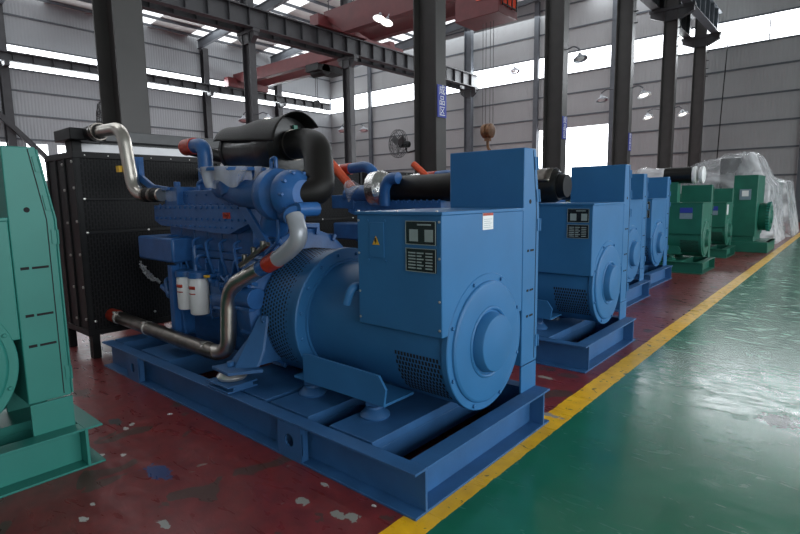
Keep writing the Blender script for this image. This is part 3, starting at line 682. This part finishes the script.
SPOTS = [(-2.26, 1.735, .045, .03, (.30, .29, .26)), (-2.01, 1.775, .055, .03, (.26, .26, .23)), (-1.93, 1.81, .045, .035, (.28, .28, .25)), (-3.225, 1.36, .12, .06, (.04, .065, .18)),
         (-4.06, 1.50, .035, .02, (.5, .48, .45)), (-4.10, 1.56, .03, .02, (.45, .43, .40)), (-4.25, 1.50, .08, .04, (.05, .05, .05)), (-.317, 4.69, .13, .13, (.008, .03, .018)), (-3.04, .87, .03, .02, (.5, .48, .45)), (-3.75, 1.22, .022, .016, (.6, .58, .55)), (-3.63, 1.31, .022, .016, (.6, .58, .55)),
         (-2.66, 1.13, .05, .022, (.3, .3, .28)), (-3.16, .955, .02, .014, (.5, .48, .45)), (-4.06, 1.84, .022, .016, (.6, .6, .6)), (-2.29, 1.93, .03, .015, (.4, .38, .35)), (-1.91, 1.96, .018, .012, (.6, .58, .55)), (-2.10, 4.5, .07, .035, (.34, .30, .26)), (-1.70, 3.72, .10, .03, (.34, .30, .26)), (-1.86, 6.9, .05, .10, (.05, .03, .02)), (-1.9, 6.0, .03, .2, (.26, .2, .17))]
def struct(o): o['kind'] = 'structure'; return o
FL = floor_mat()
struct(MB().box(XW-.3, XR+.3, YB-.3, YW+.3, -.3, 0).build('floor', FL))

# far wall: cladding panels round a window band and a tall door
def wall_panels(name, m, plane, pos, spans):
    w = MB()
    for a0, a1, z0, z1 in spans:
        if plane == 'Y': w.box(a0, a1, pos, pos+.2, z0, z1)
        else: w.box(pos-.2, pos, a0, a1, z0, z1)
    return struct(w.build(name, m))
D0, D1 = -18.7, -13.3
wall_panels('wall_far', CLAD_X, 'Y', YW, [(XW, D0, 0, 10.42), (D1, XR, 0, 10.42), (D0, D1, 6.6, 10.42), (XW, XR, 11.85, 18.6)])
struct(MB().box(XW, XR, YW+.10, YW+.14, 10.42, 11.85).build('window_1', SKY))
struct(MB().box(D0, D1, YW+.10, YW+.14, 0, 6.6).build('window_2', SKY))
wall_panels('wall_left', CLAD_Y, 'X', XW, [(YB, YW, 0, 3.2), (YB, 2.5, 3.2, 5.62), (14, YW, 3.2, 5.62), (YB, YW, 5.62, 10.38), (YB, YW, 11.82, 16)])
struct(MB().box(XW-.14, XW-.1, YB, YW, 10.38, 11.82).build('window_3', SKY))
struct(MB().box(XW-.14, XW-.1, 2.5, 14, 3.2, 5.62).build('window_4', SKY))
for i, y in enumerate((4.4, 6.4, 8.4, 10.6, 12.4)): struct(MB().box(XW-.1, XW+.02, y-.28, y+.28, 3.2, 5.62).build('trim_%d' % (100+i), CLAD_Y))
# right wall with unseen windows, added to light the machines from the aisle side
w = MB().box(XR, XR+.2, YB, YW, 0, 1.0).box(XR, XR+.2, YB, YW, 7.0, 16.2)
for k in range(8): w.box(XR, XR+.2, YB + k*6.7 - .35 + (.35 if k == 0 else 0), YB + k*6.7 + .35, 1.0, 7.0)
struct(w.build('wall_right', CLAD_Y))
struct(MB().box(XR+.1, XR+.14, YB, YW, 1.0, 7.0).build('window_5', emit('added_window_glow', (.93, .96, 1), 1.0)))  # unseen glowing pane, added for the side light
struct(MB().box(XW, XR, YB-.2, YB, 0, 18.6).build('wall_back', CLAD_X))

# roof
def zroof(x): return 14.9 + .08*(x+42) if x < -16 else 16.98 - .08*(x+16)
w = MB()
for xa, xb in ((XW, -16), (-16, -8), (-8, XR)):
    za, zb = zroof(xa), zroof(xb-.001)
    segs = []; y = YB
    for k in range(7):
        s0 = -4.5 + k*6.8; segs.append((y, s0)); y = s0 + 3.6
    segs.append((y, YW+.2))
    for y0, y1 in segs if xb < 0 else [(YB, YW+.2)]:
        w.prism([(xa, y0, za), (xb, y0, zb), (xb, y0, zb+.1), (xa, y0, za+.1)], (0, y1-y0, 0))
struct(w.build('ceiling', ROOF))
n = 0
for k in range(7):
    s0 = -4.5 + k*6.8
    for xa, xb in ((XW, -16), (-16, -8)):
        za, zb = zroof(xa), zroof(xb-.001); n += 1
        struct(MB().prism([(xa, s0, za+.04), (xb, s0, zb+.04), (xb, s0, zb+.08), (xa, s0, za+.08)], (0, 3.6, 0)).build('window_%d' % (10+n), SKYL))
# purlins (Y), rafters (X), girts
tn = 0
def trim(mb, m):
    global tn
    tn += 1; return struct(mb.build('trim_%d' % tn, m))
p = MB()
for i in range(34):
    x = XW + .7 + i*1.55
    if x < XR: p.obox((x, (YB+YW)/2, zroof(x)-.12), (0,1,0), YW-YB, .08, .2)
trim(p, STEEL2)
RY = [-3.6, 3.2, 10.1, 16.9, 23.5, 30.6, 37.5]
for y in RY:
    r = MB()
    for xa, xb in ((XW+.2, -16), (-16, XR-.1)):
        za, zb = zroof(xa)-.9, zroof(xb-.001)-.9
        d = V((xb-xa, 0, zb-za)); c = V(((xa+xb)/2, y, (za+zb)/2))
        r.obox(c+V((0,0,.65)), d, d.length, .25, .03); r.obox(c, d, d.length, .25, .03); r.obox(c+V((0,0,.33)), d, d.length, .02, .63)
    trim(r, STEEL2)
g = MB()
for z in (1.2, 2.7, 4.3, 5.85, 7.42, 9.0, 10.38, 11.88, 13.5, 15.2): g.box(XW, XR, YW-.05, YW, z-.05, z+.05) if not z < 6.6 else g.box(XW, D0, YW-.05, YW, z-.05, z+.05).box(D1, XR, YW-.05, YW, z-.05, z+.05)
trim(g, STEEL2)
g = MB()
for z in (1.2, 2.7, 5.9, 7.45, 9.0, 10.34, 11.86, 13.7): g.box(XW, XW+.06, YB, YW, z-.05, z+.05)
trim(g, STEEL2)
for x in (-36.2, -30.4, -18.9, -13.2, -2.5, 3.5):      # posts on the far wall
    trim(MB().box(x-.17, x+.17, YW-.30, YW-.06, 0, zroof(x)-.9), STEEL2)
for x in (-4.5, -.6, 6.5): trim(MB().box(x-.03, x+.03, YW+.05, YW+.09, 10.42, 11.85), STEEL2)
for y in (3.2, 10.0, 17.0, 23.9, 31.2):                 # posts on the left wall
    trim(MB().box(XW+.07, XW+.11, y-.24, y+.24, 0, 14.1).box(XW+.55, XW+.59, y-.24, y+.24, 0, 14.1).box(XW+.11, XW+.55, y-.02, y+.02, 0, 14.1), STEEL)

# crane columns
def hcol(x, y, top, label, m=COLUMN, corbel=0, d=.65, w=.38, cz=11.0, ladder=False):
    r = empty('steel_column', (x, y, 0), label, 'column')
    MB().box(-d/2, -d/2+.03, -w/2, w/2, .02, top).box(d/2-.03, d/2, -w/2, w/2, .02, top).box(-d/2+.03, d/2-.03, -.02, .02, .02, top).build('column_shaft', m, r, bevel=.003)
    MB().box(-d/2-.1, d/2+.1, -w/2-.1, w/2+.1, .001, .03).build('base_plate', STEEL, r)
    if corbel:
        q = 1.0 if cz > 10.9 else .7
        MB().prism([(-q, -.14, cz-.15), (q, -.14, cz-.15), (q, -.14, cz-.35), (d/2, -.14, cz-.65), (-d/2, -.14, cz-.65), (-q, -.14, cz-.35)], (0, .28, 0)).box(-q-.05, q+.05, -.2, .2, cz-.15, cz-.0).build('corbel', STEEL, r)
    if ladder:
        l = MB()
        for k in range(10): l.box(d/2, d/2+.14, -.03, .03, 8.6+k*.45, 8.64+k*.45)
        l.build('step_rung', STEEL, r)
    return r
names = ['nearest and widest steel column, rising behind the front radiator', 'dark steel column with the blue three-character sign, second in the near row',
         'third steel column of the near row, right of the front cabinet', 'fourth steel column of the near row, above the second blue generator', 'fifth steel column of the near row, with bracket reaching left under the runway',
         'farthest steel column of the near row, at the end of the crane runway']
YC = [3.2, 10.1, 16.85, 23.4, 30.2, 36.7]
for i, y in enumerate(YC): hcol(-7.73, y, zroof(-7.7)-.93, names[i], corbel=1, ladder=i >= 3, m=COLUMN)
for y, lb in ((10.2, 'slim column of the second row hidden mostly by the nearest column'), (16.6, 'dark column of the second row above the black air filter'), (23.7, 'dark column of the second row left of the round fan'), (37.2, 'bluish column of the second row standing against the end wall, right of the signed column')):
    hcol(-24.5, y, zroof(-24.5)-.93, lb, m=STEEL2 if y > 30 else STEEL, corbel=1, cz=10.35)

# crane runways
def runway(x, z, h, y0, y1, label, m=STEEL, w=.42):
    return tag(MB().ibeam((x, y0, z), (x, y1, z), h, w, .03, .02, stiff=1.1).box(x-.04, x+.04, y0, y1, z+h, z+h+.1).build('crane_runway_beam', m, None, (x, y0, z)), label, 'crane runway beam')
runway(-7.73+.72, 11.0, 1.25, YB+.5, 37.3, 'ribbed steel runway beam at the upper right, aisle side of the near columns', STEEL2)
runway(-7.73-.72, 11.0, 1.25, YB+.5, 37.3, 'ribbed steel runway beam behind the near columns at the upper right')
runway(-24.5+.55, 10.36, .95, YB+.5, 37.6, 'long ribbed dark runway beam crossing the top left of the photo')
runway(-24.5-.55, 10.36, .95, YB+.5, 37.6, 'dark runway beam on the far side of the second row of columns')
runway(-41.0, 10.55, .55, YB+.5, 37.0, 'dark runway beam across the strip windows of the left wall')
tr = MB()
for y in (3.2, 10.0, 17.0, 23.9, 31.2): tr.box(-41.4, -40.75, y-.15, y+.15, 10.25, 10.54)
trim(tr, STEEL)

trim(MB().obox((-41.3, 9.75, 6.9), (0, 1.6, -1.75), 7.2, .3, .3), STEEL)      # brace on the left wall
tag(MB().tube([(-6.35, 36.9, 11.0), (-6.5, 36.9, 6.0), (-6.6, 36.9, 1.5), (-6.6, 36.9, .02)], .03, .8, n=8).build('hanging_cable', BLACK, None, (-6.5, 36.9, 0)), 'thin black cable hanging beside the farthest steel column', 'cable')
# cranes
c1 = empty('overhead_crane', (-16.2, 22.0, 11.4), 'red overhead crane with a hanging operator cab, at the top centre', 'crane')
O = V((-16.2, 22.0, 11.4))
def girder(name, root, x0, x1, y, z0, z1, w, org, m=CRANE):
    t = .35
    MB().prism([(x0, y, z1), (x1, y, z1), (x1, y, z1-t), (x1-1.6, y, z0), (x0+1.6, y, z0), (x0, y, z1-t)], (0, w, 0)).build(name, m, root, org, bevel=.01)
girder('girder', c1, -23.9, -8.6, 21.3, 10.9, 12.3, .5, O); girder('girder', c1, -23.9, -8.6, 23.4, 10.9, 12.3, .5, O)
MB().box(-24.3, -23.6, 20.6, 24.6, 11.415, 12.0).build('end_carriage', CRANE, c1, O); MB().box(-8.9, -8.3, 20.6, 24.6, 12.355, 12.9).build('end_carriage', CRANE, c1, O)
rl = MB()
for k in range(16):
    x = -23.5 + k; rl.box(x-.02, x+.02, 21.3, 21.34, 12.3, 13.3)
rl.box(-23.6, -8.6, 21.3, 21.34, 13.26, 13.3).box(-23.6, -8.6, 21.3, 21.34, 12.78, 12.81).build('handrail', STEEL, c1, O)
cab = MB().box(-14.1, -11.9, 20.3, 21.9, 9.35, 10.95).build('operator_cab', CRANE, c1, O, bevel=.02)
MB().box(-11.88, -11.86, 20.5, 21.7, 9.7, 10.8).box(-13.0, -12.0, 20.27, 20.29, 10.0, 10.8).build('cab_window', mat('orange_glass', (.55, .06, .03), .2), cab, O)  # glass in one plain orange-red colour
wf = MB()
for y in (20.5, 20.9, 21.3, 21.68): wf.box(-11.86, -11.82, y, y+.05, 9.65, 10.85)
for z in (9.7, 10.2, 10.78): wf.box(-11.86, -11.82, 20.5, 21.72, z, z+.05)
wf.build('window_bars', BLACK, cab, O)
for x, z in ((-18.9, 10.55), (-19.4, 10.85), (-15.6, 10.5)):
    MB().lathe((x, 21.2, z+.35), (0,-.35,-1), [(0,.06),(.12,.10),(.30,.32),(.34,.34)], 24, cap=False).cyl((x, 21.4, 11.2), (x, 21.2, z+.3), .03, n=8).build('work_lamp', GREYHOSE, c1, O)
    MB().lathe((x, 21.13, z+.07), (0,-.35,-1), [(0,.26),(.04,.28),(.10,.18)], 24).build('lamp_lens', LAMPG, c1, O)
MB().box(-14.2, -12.2, 21.2, 24.0, 12.3, 13.2).build('trolley', CRANE, c1, O, bevel=.02)

hk = empty('crane_hook', (-12.93, 21.2, 3.9), 'brass-coloured hook block hanging above the front cabinet', 'hook')
OH = V((-13.5, 21.2, 3.55))
rp = MB()
for dx_ in (-.28, -.12, .10, .26): rp.cyl((-13.5+dx_, 21.2, 4.6), (-13.5+dx_, 21.2, 12.4), .012, n=6)
rp.build('wire_rope', STEEL, hk, OH)
BRASS = mat('worn_ochre_paint', (.13, .06, .025), .5, .3, noise=.5, nscale=6)
MB().lathe((-13.75, 21.2, 4.3), (1,0,0), [(0,.2),(.05,.32),(.22,.34),(.28,.26),(.34,.34),(.46,.32),(.5,.2)], 24).box(-13.62, -13.38, 21.1, 21.3, 3.85, 4.3).build('hook_block', BRASS, hk, OH)
MB().tube([(-13.5, 21.2, 3.9), (-13.5, 21.2, 3.55), (-13.28, 21.2, 3.30), (-13.5, 21.2, 3.02), (-13.75, 21.2, 3.22), (-13.72, 21.2, 3.4)], .07, .16, n=12).build('hook', BRASS, hk, OH)

c2 = empty('overhead_crane', (-33, 26.6, 11.9), 'dark red overhead crane in the far left bay, below the roof', 'crane')
O = V((-33, 26.6, 11.9))
girder('girder', c2, -41.2, -25.0, 26.2, 11.45, 12.35, .5, O); girder('girder', c2, -41.2, -25.0, 28.2, 11.45, 12.35, .5, O)
MB().box(-41.3, -40.7, 25.4, 29.4, 11.205, 11.98).build('end_carriage', CRANE, c2, O); MB().box(-25.3, -24.8, 25.4, 29.4, 11.42, 11.95).build('end_carriage', CRANE, c2, O)
MB().box(-31.6, -30.2, 26.2, 28.8, 11.0, 11.5).cyl((-31.6, 27, 11.1), (-30.2, 27, 11.1), .4).build('hoist', BLACK, c2, O)
MB().cyl((-30.8, 26.6, 8.9), (-30.8, 26.6, 11.2), .02, n=6).cyl((-31.0, 26.6, 8.9), (-31.0, 26.6, 11.2), .02, n=6).box(-31.1, -30.7, 26.5, 26.7, 8.5, 8.95).build('hook_block', BLACK, c2, O)

# signs on the near columns
SG = 0
for y, lb in ((10.1, 'blue sign with three white characters on the second column of the near row'), (16.85, 'small blue sign on the third column of the near row'), (23.4, 'small blue sign on the fourth column of the near row')):
    s = empty('column_sign', (-7.385, y, 3.88), lb, 'sign', None)
    MB().box(-.012, .008, -.17, .17, -.36, .36).build('sign_board', SIGNBLUE, s)
    for k, ch in enumerate('成品区'):
        text_mesh('character', ch, .23, WHITE, s, (.010, 0, .235 - .235*k), (PI/2, 0, PI/2), .001)

# wall fans on columns
def fan(x, y, z, rz, label, arm, r=.33):
    f = empty('wall_fan', (x, y, z), label, 'fan'); f.rotation_euler = (0, 0, rz)
    g = MB()
    for rr, dy in ((r, 0), (r*.98, -.05), (r*.75, -.09), (r*.45, -.11), (r*.98, .05), (r*.6, .09)):
        g.tube([(rr*math.cos(2*PI*k/28), dy, rr*math.sin(2*PI*k/28)) for k in range(29)], .006, .01, n=5, seg=1)
    for k in range(20):
        a = 2*PI*k/20; c, s = math.cos(a), math.sin(a)
        g.tube([(.05*c, -.12, .05*s), (r*.75*c, -.09, r*.75*s), (r*c, 0, r*s), (r*.6*c, .09, r*.6*s), (.08*c, .10, .08*s)], .004, .01, n=4, seg=1)
    g.build('fan_guard', STEEL, f)
    b = MB()
    for k in range(3):
        a = 2*PI*k/3 + .4; b.obox((r*.45*math.cos(a), 0, r*.45*math.sin(a)), (math.cos(a), 0, math.sin(a)), r*.75, r*.45, .012, up=(.35*-math.sin(a), 1, .35*math.cos(a)))
    b.build('fan_blade', DARKGREY, f)
    MB().cyl((0, .06, 0), (0, .32, 0), .09, .075).build('fan_motor', BLACK, f)
    MB().tube([(0, .22, -.05), (0, .25, -.20), arm], .02, .08, n=8).build('fan_arm', BLACK, f)
    return f
fan(-8.40, 9.72, 2.98, math.radians(-14), 'round caged wall fan on the left of the signed column', (.36, .22, -.18))
fan(-8.45, 3.22, 2.90, math.radians(-14), 'round caged wall fan half hidden behind the nearest column', (.30, .22, -.15), r=.30)

# lamps on arms
def lamp(x, y, z, label, ax, ay, glow=False, s=1., group=None):
    l = empty('bracket_lamp', (x, y, z), label, 'lamp', group)
    MB().tube([(ax, ay, .35), (ax*.4, ay*.4, .42), (0, 0, .28)], .035*s, .1, n=8).build('lamp_arm', STEEL2, l)
    MB().lathe((0, 0, .30*s), (.25, -.15, -1), [(0,.05*s),(.12*s,.10*s),(.30*s,.34*s),(.38*s,.36*s)], 24, cap=False).build('lamp_shade', GREYHOSE, l, solid=.01)
    MB().lathe((.05*s, -.03*s, .02*s), (.25, -.15, -1), [(0,.22*s),(.05*s,.2*s),(.1*s,.08*s)], 16).build('lamp_bulb', LAMPG if glow else WHITE, l)
    return l
lamp(-6.98, 16.9, 5.98, 'grey shaded lamp on an arm from the third column of the near row', -.42, 0, s=.62)
lamp(-20.3, 37.0, 11.05, 'grey shaded lamp in front of the bright strip window, near the operator cab', 1.2, .5, s=1.1)
lamp(-6.95, 23.4, 5.72, 'lit shaded lamp on an arm from the fourth column, its aisle side', -.45, 0, True, s=.75)
lamp(-8.65, 23.4, 5.75, 'grey shaded lamp on the far side of the fourth column', .6, 0, s=.7)
lamp(-8.70, 30.2, 5.72, 'small lit lamp left of the fifth near-row column', .6, 0, True, s=.75)
lamp(-7.05, 30.2, 5.70, 'small lit lamp right of the fifth near-row column', -.36, 0, True, s=.75)
lamp(-23.1, 16.6, 5.75, 'small lit lamp above the black air filter, right of the second-row column', -1.05, 0, True, s=.9)
lamp(-25.3, 16.6, 5.95, 'small lamp above the black air filter, left of the second-row column', .5, 0, s=.8)
lamp(-23.3, 23.7, 5.85, 'small lamp right of the second-row column near the round fan', -.85, 0, s=.8)
lamp(-25.2, 23.7, 6.0, 'small lamp left of the second-row column near the round fan', .4, 0, s=.8)

GROUPS = {'generator_set': 'generator sets lined up along the yellow line', 'wrapped_generator_set': 'plastic covered machines', 'steel_column': 'steel crane columns', 'column_sign': 'blue signs on the near columns',
          'crane_runway_beam': 'crane runway beams', 'overhead_crane': 'overhead cranes', 'wall_fan': 'caged fans on the columns', 'bracket_lamp': 'lamps on brackets'}
for o in list(col.objects):
    k = o.name.split('.')[0]
    if o.parent is None and k in GROUPS: o['group'] = GROUPS[k]

# ------------------------------------------------------------------ light
def area(name, loc, rot, sx, sy, e, c=(1,1,1)):
    l = bpy.data.lights.new(name, 'AREA'); l.shape = 'RECTANGLE'; l.size = sx; l.size_y = sy; l.energy = e; l.color = c
    o = bpy.data.objects.new(name, l); o.location = loc; o.rotation_euler = rot; col.objects.link(o); return o
DAY = (.90, .96, 1.0)
area('added_side_light', (XR-.05, 8, 4.0), (0, PI/2, 0), 5.6, 30, 1750, DAY)  # lamp for the unseen windows added in the right wall
for k in range(7):
    y = -3.5 + k*6.8
    area('skylight_daylight', (-11.5, y, zroof(-11.5)-1.1), (0, 0, 0), 7, 1.8, 200, DAY)
    area('skylight_daylight', (-29, y, zroof(-29)-1.1), (0, 0, 0), 22, 1.8, 330, DAY)
area('end_window_daylight', (-14, YW-.35, 11.1), (-PI/2, 0, 0), 44, 1.4, 1900, DAY)
area('end_door_daylight', ((D0+D1)/2, YW-.35, 3.3), (-PI/2, 0, 0), 5, 6, 700, DAY)
area('left_window_daylight', (XW+.7, 14, 11.1), (0, -PI/2, 0), 1.4, 44, 1900, DAY)
wd = bpy.data.worlds.new('world'); bpy.context.scene.world = wd; wd.use_nodes = True
wd.node_tree.nodes['Background'].inputs[0].default_value = (.75, .85, 1, 1); wd.node_tree.nodes['Background'].inputs[1].default_value = .5

# ------------------------------------------------------------------ camera
F = 526.0; yaw, pit, rol = [math.radians(a) for a in (40.83, 7.5, -.83)]
f = V((-math.sin(yaw)*math.cos(pit), math.cos(yaw)*math.cos(pit), -math.sin(pit))); r = V((math.cos(yaw), math.sin(yaw), 0)); u = r.cross(f)
r2 = r*math.cos(rol) + u*math.sin(rol); u2 = -r*math.sin(rol) + u*math.cos(rol)
cd = bpy.data.cameras.new('camera'); cam = bpy.data.objects.new('camera', cd); col.objects.link(cam)
cam.matrix_world = Matrix(((r2.x, u2.x, -f.x, 0), (r2.y, u2.y, -f.y, 0), (r2.z, u2.z, -f.z, 1.7), (0, 0, 0, 1)))
cd.sensor_width = 36; cd.lens = F/800*36; cd.clip_start = .05; cd.clip_end = 300
sc = bpy.context.scene; sc.camera = cam
sc.view_settings.view_transform = 'Standard'; sc.view_settings.look = 'None'; sc.view_settings.gamma = 1; sc.view_settings.exposure = .12
sc.cycles.max_bounces = 6
